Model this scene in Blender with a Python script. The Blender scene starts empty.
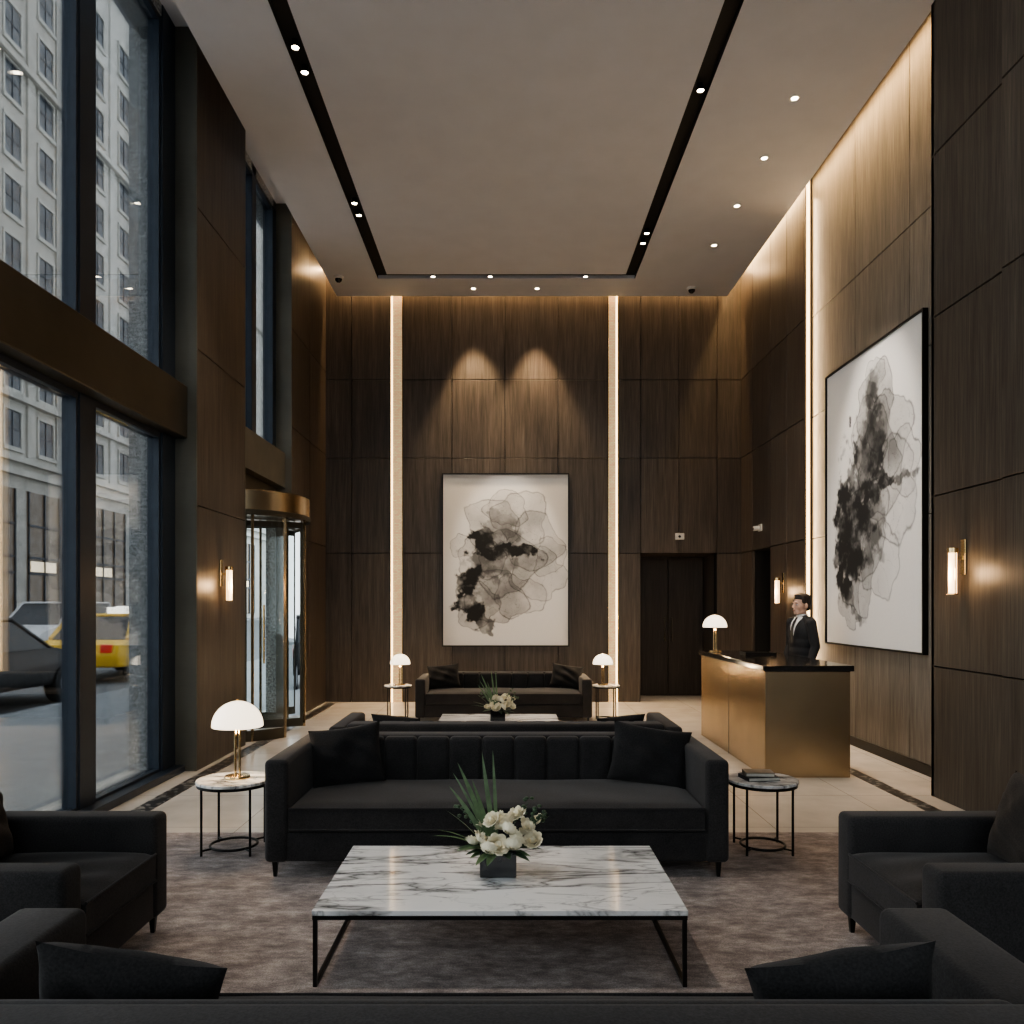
import bpy, bmesh, math, random
import numpy as np
from mathutils import Vector, Matrix
from mathutils.bvhtree import BVHTree
random.seed(7)
C = bpy.context.scene.collection
R = math.radians

# ------------------------------------------------------------------ materials
def newmat(name):
    m = bpy.data.materials.new(name); m.use_nodes = True
    nt = m.node_tree
    for n in list(nt.nodes): nt.nodes.remove(n)
    out = nt.nodes.new('ShaderNodeOutputMaterial')
    b = nt.nodes.new('ShaderNodeBsdfPrincipled')
    nt.links.new(b.outputs[0], out.inputs[0])
    return m, nt, b, out

def N(nt, t, **kw):
    n = nt.nodes.new(t)
    for k, v in kw.items(): setattr(n, k, v)
    return n

def coords(nt, scale=(1,1,1), rot=(0,0,0), out='Object'):
    tc = N(nt, 'ShaderNodeTexCoord'); mp = N(nt, 'ShaderNodeMapping')
    mp.inputs['Scale'].default_value = scale; mp.inputs['Rotation'].default_value = rot
    nt.links.new(tc.outputs[out], mp.inputs[0]); return mp.outputs[0]

def noise(nt, vec, scale, detail=4, rough=.55, dist=0):
    n = N(nt, 'ShaderNodeTexNoise')
    n.inputs['Scale'].default_value = scale; n.inputs['Detail'].default_value = detail
    n.inputs['Roughness'].default_value = rough; n.inputs['Distortion'].default_value = dist
    nt.links.new(vec, n.inputs['Vector']); return n.outputs['Fac']

def ramp(nt, fac, stops):
    r = N(nt, 'ShaderNodeValToRGB')
    el = r.color_ramp.elements
    while len(el) < len(stops): el.new(.5)
    for e, (p, c) in zip(el, stops):
        e.position = p; e.color = (*c, 1) if len(c) == 3 else c
    nt.links.new(fac, r.inputs[0]); return r.outputs[0]

def mixc(nt, a, b, fac, mode='MIX'):
    m = N(nt, 'ShaderNodeMix', data_type='RGBA', blend_type=mode)
    for sock, v in ((m.inputs[0], fac), (m.inputs[6], a), (m.inputs[7], b)):
        if isinstance(v, (int, float)): sock.default_value = v
        elif isinstance(v, tuple): sock.default_value = (*v, 1)
        else: nt.links.new(v, sock)
    return m.outputs[2]

def bump(nt, b, h, strength=.2, dist=.01):
    n = N(nt, 'ShaderNodeBump'); n.inputs['Strength'].default_value = strength
    n.inputs['Distance'].default_value = dist
    nt.links.new(h, n.inputs['Height']); nt.links.new(n.outputs[0], b.inputs['Normal'])

def m_simple(name, col, rough=.5, metal=0, nscale=20, var=.12, bmp=.0, coat=0, sheen=0, emis=None, estr=0):
    m, nt, b, o = newmat(name)
    v = coords(nt)
    f = noise(nt, v, nscale, 4)
    lo = tuple(c*(1-var) for c in col); hi = tuple(min(1, c*(1+var)) for c in col)
    nt.links.new(ramp(nt, f, [(.3, lo), (.7, hi)]), b.inputs['Base Color'])
    b.inputs['Roughness'].default_value = rough; b.inputs['Metallic'].default_value = metal
    b.inputs['Coat Weight'].default_value = coat; b.inputs['Sheen Weight'].default_value = sheen
    if bmp: bump(nt, b, f, bmp, .003)
    if emis:
        b.inputs['Emission Color'].default_value = (*emis, 1); b.inputs['Emission Strength'].default_value = estr
    return m

def m_fabric(name, col, rough=.9, sheen=.08):
    m, nt, b, o = newmat(name)
    v = coords(nt)
    f = noise(nt, v, 160, 3); g = noise(nt, v, 5, 4, .6)
    c = ramp(nt, f, [(.3, tuple(x*.6 for x in col)), (.7, tuple(x*1.4 for x in col))])
    c = mixc(nt, c, ramp(nt, g, [(.3, (.75,.75,.75)), (.7, (1.2,1.2,1.2))]), 1, 'MULTIPLY')
    nt.links.new(c, b.inputs['Base Color']); b.inputs['Roughness'].default_value = rough
    b.inputs['Sheen Weight'].default_value = sheen; b.inputs['Specular IOR Level'].default_value = .25
    b.inputs['Sheen Tint'].default_value = (1, .93, .88, 1)
    bump(nt, b, f, .3, .002)
    return m

def m_wood(name, c1, c2, rough=.5):
    m, nt, b, o = newmat(name)
    f1 = noise(nt, coords(nt, (9, 9, .5)), 2.0, 6, .6, .4)
    f2 = noise(nt, coords(nt, (80, 80, 1.3)), 2.0, 3, .65)
    c = ramp(nt, f1, [(.3, c1), (.7, c2)])
    c = mixc(nt, c, ramp(nt, f2, [(.36, (.48,.48,.48)), (.64, (1.18,1.18,1.18))]), .8, 'MULTIPLY')
    g = N(nt, 'ShaderNodeNewGeometry')
    c = mixc(nt, c, ramp(nt, g.outputs['Random Per Island'], [(0, (.80,.80,.80)), (1, (1.1,1.1,1.1))]), 1.0, 'MULTIPLY')
    nt.links.new(c, b.inputs['Base Color']); b.inputs['Roughness'].default_value = rough
    b.inputs['Specular IOR Level'].default_value = .4
    bump(nt, b, f2, .15, .002)
    return m

def m_marble(name):
    m, nt, b, o = newmat(name)
    def vein(rot, sx, sy, scale, w, dark):
        f = noise(nt, coords(nt, (sx, sy, 1), (0, 0, rot)), scale, 7, .52, .5)
        s_ = N(nt, 'ShaderNodeMath', operation='SUBTRACT'); s_.inputs[1].default_value = .5; nt.links.new(f, s_.inputs[0])
        a_ = N(nt, 'ShaderNodeMath', operation='ABSOLUTE'); nt.links.new(s_.outputs[0], a_.inputs[0])
        return ramp(nt, a_.outputs[0], [(0, (dark,)*3), (w, (.45+dark*.5,)*3), (w*4.5, (1,1,1))])
    c = mixc(nt, (.86,.84,.81), vein(.75, .7, 3.2, 1.4, .009, .16), 1, 'MULTIPLY')
    c = mixc(nt, c, vein(.35, 1.2, 4.5, 1.9, .006, .35), .8, 'MULTIPLY')
    c = mixc(nt, c, vein(-.7, 1.5, 3.0, 2.6, .004, .6), .4, 'MULTIPLY')
    c = mixc(nt, c, ramp(nt, noise(nt, coords(nt, (1,2.5,1), (0,0,.6)), 2.2, 5), [(.35, (.74,.74,.75)), (.55, (1,1,1))]), .4, 'MULTIPLY')
    nt.links.new(c, b.inputs['Base Color']); b.inputs['Roughness'].default_value = .08
    return m

def m_brushed(name, col, rough=.3, axis=(2,2,120), metal=1.0):
    m, nt, b, o = newmat(name)
    f = noise(nt, coords(nt, axis), 3, 3)
    big = noise(nt, coords(nt), 1.4, 3)
    c = mixc(nt, tuple(x*.8 for x in col), col, f)
    c = mixc(nt, c, ramp(nt, big, [(.3, (.75,.75,.75)), (.7, (1.1,1.1,1.1))]), 1, 'MULTIPLY')
    nt.links.new(c, b.inputs['Base Color']); b.inputs['Metallic'].default_value = metal
    b.inputs['Roughness'].default_value = rough
    bump(nt, b, f, .08, .001)
    return m

def m_emit(name, col, s, base=(.8,.8,.8)):
    m, nt, b, o = newmat(name)
    f = noise(nt, coords(nt), 8, 2)
    nt.links.new(ramp(nt, f, [(0, tuple(c*.95 for c in col)), (1, col)]), b.inputs['Emission Color'])
    b.inputs['Base Color'].default_value = (*base, 1)
    b.inputs['Emission Strength'].default_value = s; b.inputs['Roughness'].default_value = .4
    return m

def m_glass(name, tint=(.93,.96,.97), gl=.08, rough=.0):
    m, nt, b, o = newmat(name)
    nt.nodes.remove(b)
    t = N(nt, 'ShaderNodeBsdfTransparent'); t.inputs[0].default_value = (*tint, 1)
    g = N(nt, 'ShaderNodeBsdfGlossy'); g.inputs['Roughness'].default_value = rough
    fr = N(nt, 'ShaderNodeFresnel'); fr.inputs[0].default_value = 1.45
    mu = N(nt, 'ShaderNodeMath', operation='MULTIPLY'); mu.inputs[1].default_value = gl*10
    nt.links.new(fr.outputs[0], mu.inputs[0])
    mx = N(nt, 'ShaderNodeMixShader')
    nt.links.new(mu.outputs[0], mx.inputs[0]); nt.links.new(t.outputs[0], mx.inputs[1]); nt.links.new(g.outputs[0], mx.inputs[2])
    nt.links.new(mx.outputs[0], o.inputs[0])
    return m

WOOD = m_wood('dark_walnut', (.064,.050,.040), (.122,.100,.080), .42)
WOODL = m_wood('cove_lit_wood', (.17,.147,.120), (.27,.235,.195), .5)  # lighter wood for the art wall, cove light put into its colour
BRONZE = m_brushed('dark_bronze', (.105,.092,.068), .42, metal=.7)
BRONZE2 = m_brushed('olive_bronze_edge', (.17,.16,.13), .5, metal=.4)
BRASSD = m_brushed('brushed_brass', (.57,.43,.27), .26, (2,2,160))
BRASS = m_simple('polished_brass', (.72,.52,.27), .2, 1, 30, .06)
MULL = m_simple('blue_black_metal', (.026,.036,.052), .4, .2, 10, .1)
BLACK = m_simple('black_metal', (.015,.014,.013), .35, .5, 30, .15)
BLACKM = m_simple('matte_black', (.006,.006,.006), .7, 0, 30, .2)
FAB = m_fabric('charcoal_velvet', (.029,.027,.0265), .9, .14)
FABP = m_fabric('pillow_fabric', (.018,.017,.0168), .95, .10)
FABB = m_fabric('brown_pillow_fabric', (.034,.027,.022), .95, .08)
MARBLE = m_marble('white_marble')
GRANITE = m_simple('grey_granite', (.34,.35,.35), .6, 0, 45, .75)
PLASTER = m_simple('ceiling_plaster', (.64,.65,.685), .8, 0, 3, .03)
STONEB = m_simple('black_stone', (.012,.011,.011), .12, 0, 20, .3)
LEDW = m_emit('warm_led', (1,.68,.34), 5)
LEDS = m_emit('spot_lens', (1,.82,.6), 30)
OPAL = m_emit('opal_glass', (1,.82,.60), 2.3)
TUBE = m_emit('sconce_glow', (1,.62,.28), 4.0)
GLASS = m_glass('window_glass')
GLASSD = m_glass('door_glass', (.92,.95,.95), .1)
WHITEP = m_simple('white_plastic', (.7,.7,.68), .4)

def m_floor():
    m, nt, b, o = newmat('cream_stone_tiles')
    v = coords(nt)
    br = N(nt, 'ShaderNodeTexBrick'); br.offset = 0.0
    br.inputs['Scale'].default_value = 1; br.inputs['Mortar Size'].default_value = .003
    br.inputs['Brick Width'].default_value = .9; br.inputs['Row Height'].default_value = .9
    br.inputs['Color1'].default_value = (.74,.68,.60,1); br.inputs['Color2'].default_value = (.80,.74,.66,1)
    br.inputs['Mortar'].default_value = (.42,.37,.31,1)
    nt.links.new(v, br.inputs['Vector'])
    c = mixc(nt, br.outputs['Color'], ramp(nt, noise(nt, v, 3, 6), [(.3, (.85,.84,.82)), (.7, (1.04,1.03,1.02))]), 1, 'MULTIPLY')
    nt.links.new(c, b.inputs['Base Color']); b.inputs['Roughness'].default_value = .2
    return m
FLOOR = m_floor()
def m_mosaic():
    m, nt, b, o = newmat('dark_mosaic')
    v = coords(nt)
    vo = N(nt, 'ShaderNodeTexVoronoi'); vo.inputs['Scale'].default_value = 26
    nt.links.new(v, vo.inputs['Vector'])
    sp = N(nt, 'ShaderNodeSeparateColor'); nt.links.new(vo.outputs['Color'], sp.inputs[0])
    nt.links.new(ramp(nt, sp.outputs[0], [(.2, (.02,.02,.022)), (.75, (.06,.055,.05)), (.9, (.3,.28,.25))]), b.inputs['Base Color'])
    b.inputs['Roughness'].default_value = .3
    return m
MOSAIC = m_mosaic()
def m_rug():
    m, nt, b, o = newmat('mauve_rug')
    v = coords(nt)
    c = ramp(nt, noise(nt, coords(nt, (1,2.0,1)), 5.5, 9, .82), [(.36, (.155,.122,.110)), (.5, (.32,.262,.236)), (.64, (.56,.475,.43))])
    c = mixc(nt, c, ramp(nt, noise(nt, v, 1.1, 3), [(.3, (.8,.8,.8)), (.7, (1.1,1.1,1.1))]), 1, 'MULTIPLY')
    f = noise(nt, v, 160, 2)
    c = mixc(nt, c, ramp(nt, f, [(.3, (.6,.6,.6)), (.7, (1.25,1.25,1.25))]), .9, 'MULTIPLY')
    nt.links.new(c, b.inputs['Base Color']); b.inputs['Roughness'].default_value = .95
    b.inputs['Sheen Weight'].default_value = .1
    bump(nt, b, f, .5, .004)
    return m
RUG = m_rug()
def m_goldbrick():
    m, nt, b, o = newmat('glowing_gold_mosaic')
    br = N(nt, 'ShaderNodeTexBrick'); br.inputs['Scale'].default_value = 1
    br.inputs['Brick Width'].default_value = .05; br.inputs['Row Height'].default_value = .025
    br.inputs['Mortar Size'].default_value = .0015
    br.inputs['Color1'].default_value = (.66,.46,.25,1); br.inputs['Color2'].default_value = (.8,.58,.33,1)
    br.inputs['Mortar'].default_value = (.35,.22,.10,1)
    nt.links.new(coords(nt, (1,1,1), (R(90),0,0)), br.inputs['Vector'])
    nt.links.new(br.outputs['Color'], b.inputs['Base Color'])
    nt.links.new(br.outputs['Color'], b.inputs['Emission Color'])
    b.inputs['Emission Strength'].default_value = .6  # tiles emit their own colour, standing in for the led line's glow
    b.inputs['Roughness'].default_value = .4; b.inputs['Metallic'].default_value = .3
    return m
GOLD = m_goldbrick()

# ------------------------------------------------------------------ geometry
class MB:
    def __init__(s): s.bm = bmesh.new(); s.mi = 0
    def _mark(s, faces):
        for f in faces: f.material_index = s.mi
    def box(s, x0, x1, y0, y1, z0, z1, bev=0, seg=2, rot=None):
        r = bmesh.ops.create_cube(s.bm, size=1)
        vs = r['verts']
        M = Matrix.Translation(((x0+x1)/2, (y0+y1)/2, (z0+z1)/2)) @ (rot or Matrix()) @ Matrix.Diagonal((abs(x1-x0), abs(y1-y0), abs(z1-z0), 1))
        bmesh.ops.transform(s.bm, matrix=M, verts=vs)
        fs = {f for v in vs for f in v.link_faces}
        s._mark(fs)
        if bev > 0:
            es = list({e for v in vs for e in v.link_edges})
            rr = bmesh.ops.bevel(s.bm, geom=es, offset=bev, segments=seg, affect='EDGES', profile=.5)
            s._mark(rr['faces'])
        return s
    def lathe(s, prof, c=(0,0,0), n=32, rot=None, cap=True):
        rings = []
        M = Matrix.Translation(c) @ (rot or Matrix())
        for r, z in prof:
            rings.append([s.bm.verts.new(M @ Vector((r*math.cos(2*math.pi*i/n), r*math.sin(2*math.pi*i/n), z))) for i in range(n)])
        fs = []
        for a, b in zip(rings, rings[1:]):
            for i in range(n):
                fs.append(s.bm.faces.new((a[i], a[(i+1) % n], b[(i+1) % n], b[i])))
        if cap:
            if prof[0][0] > 1e-5: fs.append(s.bm.faces.new(rings[0][::-1]))
            if prof[-1][0] > 1e-5: fs.append(s.bm.faces.new(rings[-1]))
        s._mark(fs); return s
    def cyl(s, p0, p1, r0, r1=None, n=16):
        p0, p1 = Vector(p0), Vector(p1); d = p1-p0
        q = d.to_track_quat('Z', 'Y').to_matrix().to_4x4()
        return s.lathe([(r0, 0), (r0 if r1 is None else r1, d.length)], p0, n, q)
    def torus(s, c, Rr, r, n=40, k=10):
        rings = [[s.bm.verts.new(Vector(c)+Vector(((Rr+r*math.cos(b))*math.cos(a), (Rr+r*math.cos(b))*math.sin(a), r*math.sin(b))))
                  for b in [2*math.pi*j/k for j in range(k)]] for a in [2*math.pi*i/n for i in range(n)]]
        fs = []
        for i in range(n):
            for j in range(k):
                fs.append(s.bm.faces.new((rings[i][j], rings[(i+1) % n][j], rings[(i+1) % n][(j+1) % k], rings[i][(j+1) % k])))
        s._mark(fs); return s
    def ell(s, c, rx, ry, rz, sub=2, rot=None):
        r = bmesh.ops.create_icosphere(s.bm, subdivisions=sub, radius=1)
        bmesh.ops.transform(s.bm, matrix=Matrix.Translation(c) @ (rot or Matrix()) @ Matrix.Diagonal((rx, ry, rz, 1)), verts=r['verts'])
        s._mark({f for v in r['verts'] for f in v.link_faces}); return s
    def cap(s, p0, p1, r0, r1, k=None):
        p0, p1 = Vector(p0), Vector(p1)
        k = k or max(2, int((p1-p0).length/(min(r0, r1)*.4)))
        for i in range(k+1):
            t = i/k; r = r0+(r1-r0)*t
            s.ell(p0.lerp(p1, t), r, r, r, 2)
        return s
    def prism(s, pts, y0, y1, bev=0, axis='Y'):
        a = [s.bm.verts.new((x, y0, z)) for x, z in pts]; b = [s.bm.verts.new((x, y1, z)) for x, z in pts]
        n = len(pts); fs = [s.bm.faces.new(a), s.bm.faces.new(b[::-1])]
        for i in range(n): fs.append(s.bm.faces.new((a[i], b[i], b[(i+1) % n], a[(i+1) % n])))
        s._mark(fs)
        if bev:
            es = list({e for f in fs for e in f.edges})
            rr = bmesh.ops.bevel(s.bm, geom=es, offset=bev, segments=3, affect='EDGES', profile=.5)
            s._mark(rr['faces'])
        return s
    def obj(s, name, mats, parent=None, smooth=False, loc=(0,0,0), rot=(0,0,0)):
        bmesh.ops.recalc_face_normals(s.bm, faces=s.bm.faces)
        me = bpy.data.meshes.new(name); s.bm.to_mesh(me); s.bm.free()
        return mobj(name, me, mats, parent, smooth, loc, rot)

def mobj(name, me, mats, parent=None, smooth=False, loc=(0,0,0), rot=(0,0,0)):
    if not isinstance(mats, (list, tuple)): mats = [mats]
    for m in mats: me.materials.append(m)
    if smooth:
        me.polygons.foreach_set('use_smooth', [True]*len(me.polygons))
        try: me.set_sharp_from_angle(angle=R(40))
        except Exception: pass
    o = bpy.data.objects.new(name, me); C.objects.link(o)
    o.location = loc; o.rotation_euler = rot
    if parent: o.parent = parent
    return o

def thing(name, loc, label, cat, rotz=0, group=None):
    e = bpy.data.objects.new(name, None); C.objects.link(e)
    e.empty_display_size = .1
    e.location = loc; e.rotation_euler = (0, 0, rotz)
    e['label'] = label; e['category'] = cat
    if group: e['group'] = group
    return e

def dup(src, loc, rotz=None, label=None, rot=None):
    def rec(o, par):
        c = o.copy(); C.objects.link(c)
        if par: c.parent = par
        for ch in list(o.children): rec(ch, c)
        return c
    c = rec(src, None); c.location = loc
    if rotz is not None: c.rotation_euler = (0, 0, rotz)
    if rot is not None: c.rotation_euler = rot
    if label: c['label'] = label
    return c

def struct(o, label=None):
    o['kind'] = 'structure'
    if label: o['label'] = label
    return o

def lamp(kind, name, loc, energy, col=(1,.75,.5), rot=(0,0,0), parent=None, **kw):
    l = bpy.data.lights.new(name, kind); l.energy = energy; l.color = col
    for k, v in kw.items(): setattr(l, k, v)
    o = bpy.data.objects.new(name, l); C.objects.link(o); o.location = loc; o.rotation_euler = rot
    if parent: o.parent = parent
    return o

# ------------------------------------------------------------------ room shell
H = 6.22; HT = 6.72; YB = 12.37
XF = 3.62; XA = 3.70; YS = 9.70   # far right wall, art wall, step position
ZL = [0.0, 2.30, 3.77, 4.98, HT]
struct(MB().box(-3.45, 4.4, -3.1, 13.4, -.15, 0).obj('floor', FLOOR), 'cream polished stone tile floor')

def panels_y(mb, xs, zs, y, t=.04, hole=None, g=.004):
    for a, b in zip(xs, xs[1:]):
        for c, d in zip(zs, zs[1:]):
            if hole and a >= hole[0]-.01 and b <= hole[1]+.01 and d <= hole[2]+.06: continue
            mb.box(a+g, b-g, y, y+t, c+(g if c > 0 else 0), d-g, .003, 1)
def panels_x(mb, ys, zs, x, sgn, t=.04, holes=(), g=.005):
    for a, b in zip(ys, ys[1:]):
        for c, d in zip(zs, zs[1:]):
            if any(a >= h[0]-.01 and b <= h[1]+.01 and d <= h[2]+.06 for h in holes): continue
            mb.box(x, x-sgn*t, a+g, b-g, c+(g if c > 0 else 0), d-g, .003, 1)

mb = MB()
panels_y(mb, [-2.95, -2.40, -1.80], ZL, YB)
panels_y(mb, [-1.61, -.85, -.03, .79, 1.56], ZL, YB)
panels_y(mb, [1.72, 2.07, 2.66, 3.25, 3.7], ZL, YB, hole=(2.07, 3.25, 2.30))
mb.mi = 1
mb.box(-3.45, 2.07, YB+.041, YB+.2, 0, HT); mb.box(3.25, 3.9, YB+.041, YB+.2, 0, HT); mb.box(2.07, 3.25, YB+.041, YB+.2, 2.30, HT)
struct(mb.obj('wall_back', [WOOD, BLACKM]), 'dark walnut panelled wall')
mb = MB()
mb.box(1.95, 2.07, YB+.2, YB+.95, 0, 2.4).box(3.25, 3.37, YB+.2, YB+.95, 0, 2.4).box(1.95, 3.37, YB+.2, YB+.95, 2.30, 2.42)
mb.box(2.07, 3.25, YB+.9, YB+.95, 0, 2.3)
struct(mb.obj('wall_vestibule', WOOD), 'dark recessed passage lining')
d1 = thing('door_1', (2.66, YB+.84, 0), 'dark wood double door in recessed opening', 'door'); struct(d1)
DOORM = m_wood('dark_door_veneer', (.030,.024,.020), (.055,.045,.037), .5)
for i, s in enumerate((-1, 1)):
    MB().box(min(0, s*.585)+.004, max(0, s*.585)-.004, 0, .045, .01, 2.27, .004, 1).obj('door_leaf', DOORM, d1)
    MB().box(s*.06-.01, s*.06+.01, -.05, -.03, .9, 1.3, .004, 1).box(s*.06-.008, s*.06+.008, -.03, 0, .93, .95).box(s*.06-.008, s*.06+.008, -.03, 0, 1.25, 1.27).obj('handle', BRONZE, d1)

for i, (xa, xb, led) in enumerate(((-1.79, -1.62, -1), (1.57, 1.71, 1))):
    mb = MB(); lw = .022
    mb.box(xa+lw+.005 if led < 0 else xa, xb if led < 0 else xb-lw-.005, YB-.005, YB+.04, 0, HT-.05)
    mb.mi = 1
    if led < 0: mb.box(xa, xa+lw, YB-.0, YB+.04, 0, HT-.05)
    else: mb.box(xb-lw, xb, YB-.0, YB+.04, 0, HT-.05)
    mb.mi = 2
    mb.box(xa-.008, xa, YB-.02, YB+.04, 0, HT-.05).box(xb, xb+.008, YB-.02, YB+.04, 0, HT-.05)
    struct(mb.obj('trim_%d' % (i+1), [GOLD, LEDW, BRASS]), 'vertical gold mosaic strip with warm led line')

mb = MB()
panels_x(mb, [6.3, 7.35, 8.5, YS], ZL, XA, -1)
mb.mi = 1
panels_x(mb, [YS+.05, 10.35, 11.0, 11.8, YB], ZL, XF, -1, holes=[(11.0, 11.8, 2.30)])
mb.box(XF, XA, YS+.01, YS+.05, 0, HT)
ZP = [0, 1.02, 2.35, 3.75, 5.02, HT]
panels_x(mb, [5.38, 6.30], ZP, 3.34, -1)
mb.box(3.34, 3.76, 6.26, 6.298, 0, HT)
panels_x(mb, [-3, -1.6, -.2, 1.2, 2.6, 4.0, 5.36], ZP, 3.31, -1)
mb.mi = 2
mb.box(XA+.04, 3.9, 6.3, YS, 0, HT); mb.box(3.385, 3.9, -3, 6.25, 0, HT)
mb.box(XF+.045, 3.9, YS+.05, 11.0, 0, HT); mb.box(XF+.045, 3.9, 11.8, YB+.2, 0, HT); mb.box(XF+.045, 3.9, 11.0, 11.8, 2.3, HT)
mb.box(3.9, 4.35, 10.95, 11.0, 0, 2.4); mb.box(3.9, 4.35, 11.8, 11.85, 0, 2.4); mb.box(4.3, 4.35, 11.0, 11.8, 0, 2.4); mb.box(3.9, 4.35, 10.95, 11.85, 2.3, 2.4)
struct(mb.obj('wall_right', [WOODL, WOOD, BLACKM]), 'walnut panelled wall with lighter cove-lit art section')
mb = MB(); mb.box(XF+.015, XF+.048, YS-.015, YS+.008, .2, HT-.05)
struct(mb.obj('trim_3', LEDW), 'vertical warm led line')
struct(MB().box(XA-.015, XA, 6.31, YS-.02, 0, .1, .003, 1).obj('baseboard_right', BLACK), 'black metal skirting')

mb = MB()
for ya, yb in ((7.24, 8.55), (10.42, YB)):
    mb.mi = 0
    ys = [ya, yb] if yb-ya < 1.5 else [ya, ya+.95, yb]
    panels_x(mb, ys, [0, 2.4, 3.82, 5.1, HT], -2.80, 1)
    mb.mi = 1
    mb.box(-3.0, -2.80, ya-.02, ya, 0, HT)
    mb.box(-3.0, -2.845, ya+.002, yb-.002, 0, HT)
    mb.box(-3.0, -2.80, yb, yb+.02 if yb < 12 else yb, 0, HT)
    mb.mi = 2
    mb.box(-3.42 if ya < 9 else -3.14, -3.0, ya, yb, -.15, 9.5)
mb.mi = 1
mb.box(-3.3, -2.88, 8.57, 10.40, 3.02, 3.47)
mb.mi = 2
mb.box(-3.3, -3.0, -3.1, 12.37, HT-.1, 9.5)
struct(mb.obj('wall_left', [WOOD, BRONZE2, GRANITE]), 'walnut piers with bronze edges and granite exterior')
struct(MB().box(-3.16, -2.88, -3, 7.215, 3.0, 3.47, .006, 1).obj('trim_4', BRONZE), 'dark bronze transom beam')
k = 5
for (ya, yb, za, zb, xa, xb) in [(5.62, 5.83, 0, HT, -3.13, -3.0), (6.95, 7.215, 0, HT, -3.12, -2.99), (3.3, 3.5, 0, HT, -3.13, -3.0),
                         (1.0, 1.2, 0, HT, -3.13, -3.0), (-1.3, -1.1, 0, HT, -3.13, -3.0),
                         (8.57, 8.72, 3.47, HT, -3.13, -3.0), (9.42, 9.58, 3.47, HT, -3.13, -3.0), (10.26, 10.40, 3.47, HT, -3.13, -3.0)]:
    mb = MB()
    if za < 3 : mb.box(xa, xb, ya, yb, za, 2.999, .005, 1); mb.box(xa, xb, ya, yb, 3.471, zb, .005, 1)
    else: mb.box(xa, xb, ya, yb, za, zb, .005, 1)
    struct(mb.obj('trim_%d' % k, MULL), 'blue-black metal window mullion'); k += 1
w = 1
for (ya, yb) in [(-2.95, -1.3), (-1.1, 1.0), (1.2, 3.3), (3.5, 5.62), (5.83, 6.95)]:
    for (za, zb) in ((.0, 3.0), (3.47, HT-.1)):
        e = thing('window_%d' % w, (-3.06, (ya+yb)/2, za), 'tall dark-framed window pane', 'window'); struct(e)
        hw = (yb-ya)/2; h = zb-za; t = .05
        mb = MB()
        mb.box(-.05, .05, -hw, hw, 0.001, t+.03).box(-.05, .05, -hw, hw, h-t, h-.001).box(-.05, .05, -hw, -hw+.03, t+.03, h-t).box(-.05, .05, hw-.03, hw, t+.03, h-t)
        mb.obj('frame', MULL, e)
        MB().box(-.006, .006, -hw+.03, hw-.03, t+.03, h-t).obj('glass_pane', GLASS, e)
        w += 1
for (ya, yb) in [(8.72, 9.42), (9.58, 10.26)]:
    e = thing('window_%d' % w, (-3.06, (ya+yb)/2, 3.47), 'tall dark-framed upper window pane', 'window'); struct(e)
    hw = (yb-ya)/2; h = HT-.1-3.47
    mb = MB()
    mb.box(-.05, .05, -hw, hw, 0.001, .05).box(-.05, .05, -hw, hw, h-.05, h-.001)
    mb.obj('frame', MULL, e)
    MB().box(-.006, .006, -hw, hw, .05, h-.05).obj('glass_pane', GLASS, e)
    w += 1
struct(MB().box(-3.13, -2.9, -3, 7.21, 0, .06, .004, 1).obj('baseboard_left', MULL), 'dark metal window sill')

# unseen wall behind the camera, glazing added to let in fill daylight
mb = MB()
mb.box(-3.4, -2.5, -3.15, -3.0, 0, HT).box(3.1, 3.9, -3.15, -3.0, 0, HT).box(-2.5, 3.1, -3.15, -3.0, 6.0, HT)
struct(mb.obj('wall_front', WOOD), 'dark walnut wall with added tall glazing')
for xa, xb in ((-2.5, -.65), (-.65, 1.25), (1.25, 3.1)):
    e = thing('window_%d' % w, ((xa+xb)/2, -3.08, 0), 'unseen tall dark-framed window added for fill daylight', 'window'); struct(e); hw = (xb-xa)/2
    mb = MB(); mb.box(-hw, -hw+.06, -.06, .06, 0.001, 6).box(hw-.06, hw, -.06, .06, 0.001, 6).box(-hw+.06, hw-.06, -.06, .06, 0.001, .1).box(-hw+.06, hw-.06, -.06, .06, 3.0, 3.3)
    mb.obj('frame', MULL, e)
    MB().box(-hw+.06, hw-.06, -.006, .006, .1, 3.0).box(-hw+.06, hw-.06, -.006, .006, 3.3, 5.99).obj('glass_pane', GLASS, e)
    w += 1

mb = MB()
X0, X1, Y0, Y1 = -2.60, 3.37, -3.0, 12.23
sl, sr, sw = -1.865, 1.70, .15
mb.box(X0, sl, Y0, Y1, H, H+.14); mb.box(sl+sw, sr, Y0, 11.42, H, H+.14); mb.box(sr+sw, X1, Y0, Y1, H, H+.14)
mb.box(sl, sr+sw, 11.57, Y1, H, H+.14)
mb.box(-3.4, 3.9, -3.15, YB+.2, HT, HT+.1)
struct(mb.obj('ceiling', PLASTER), 'grey plaster ceiling with recessed track slot')
mb = MB()
for a, b, c, d in ((sl+.001, sl+sw-.001, Y0, 11.569), (sr+.001, sr+sw-.001, Y0, 11.569), (sl+sw, sr, 11.421, 11.569)):
    mb.box(a, b, c, d, H+.05, H+.139)
mb.box(sl-.0, sl+.002, Y0, 11.57, H-.002, H+.05).box(sr+sw-.002, sr+sw, Y0, 11.57, H-.002, H+.05)
struct(mb.obj('trim_%d' % k, BLACKM), 'black recessed lighting track slot'); k += 1

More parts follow.
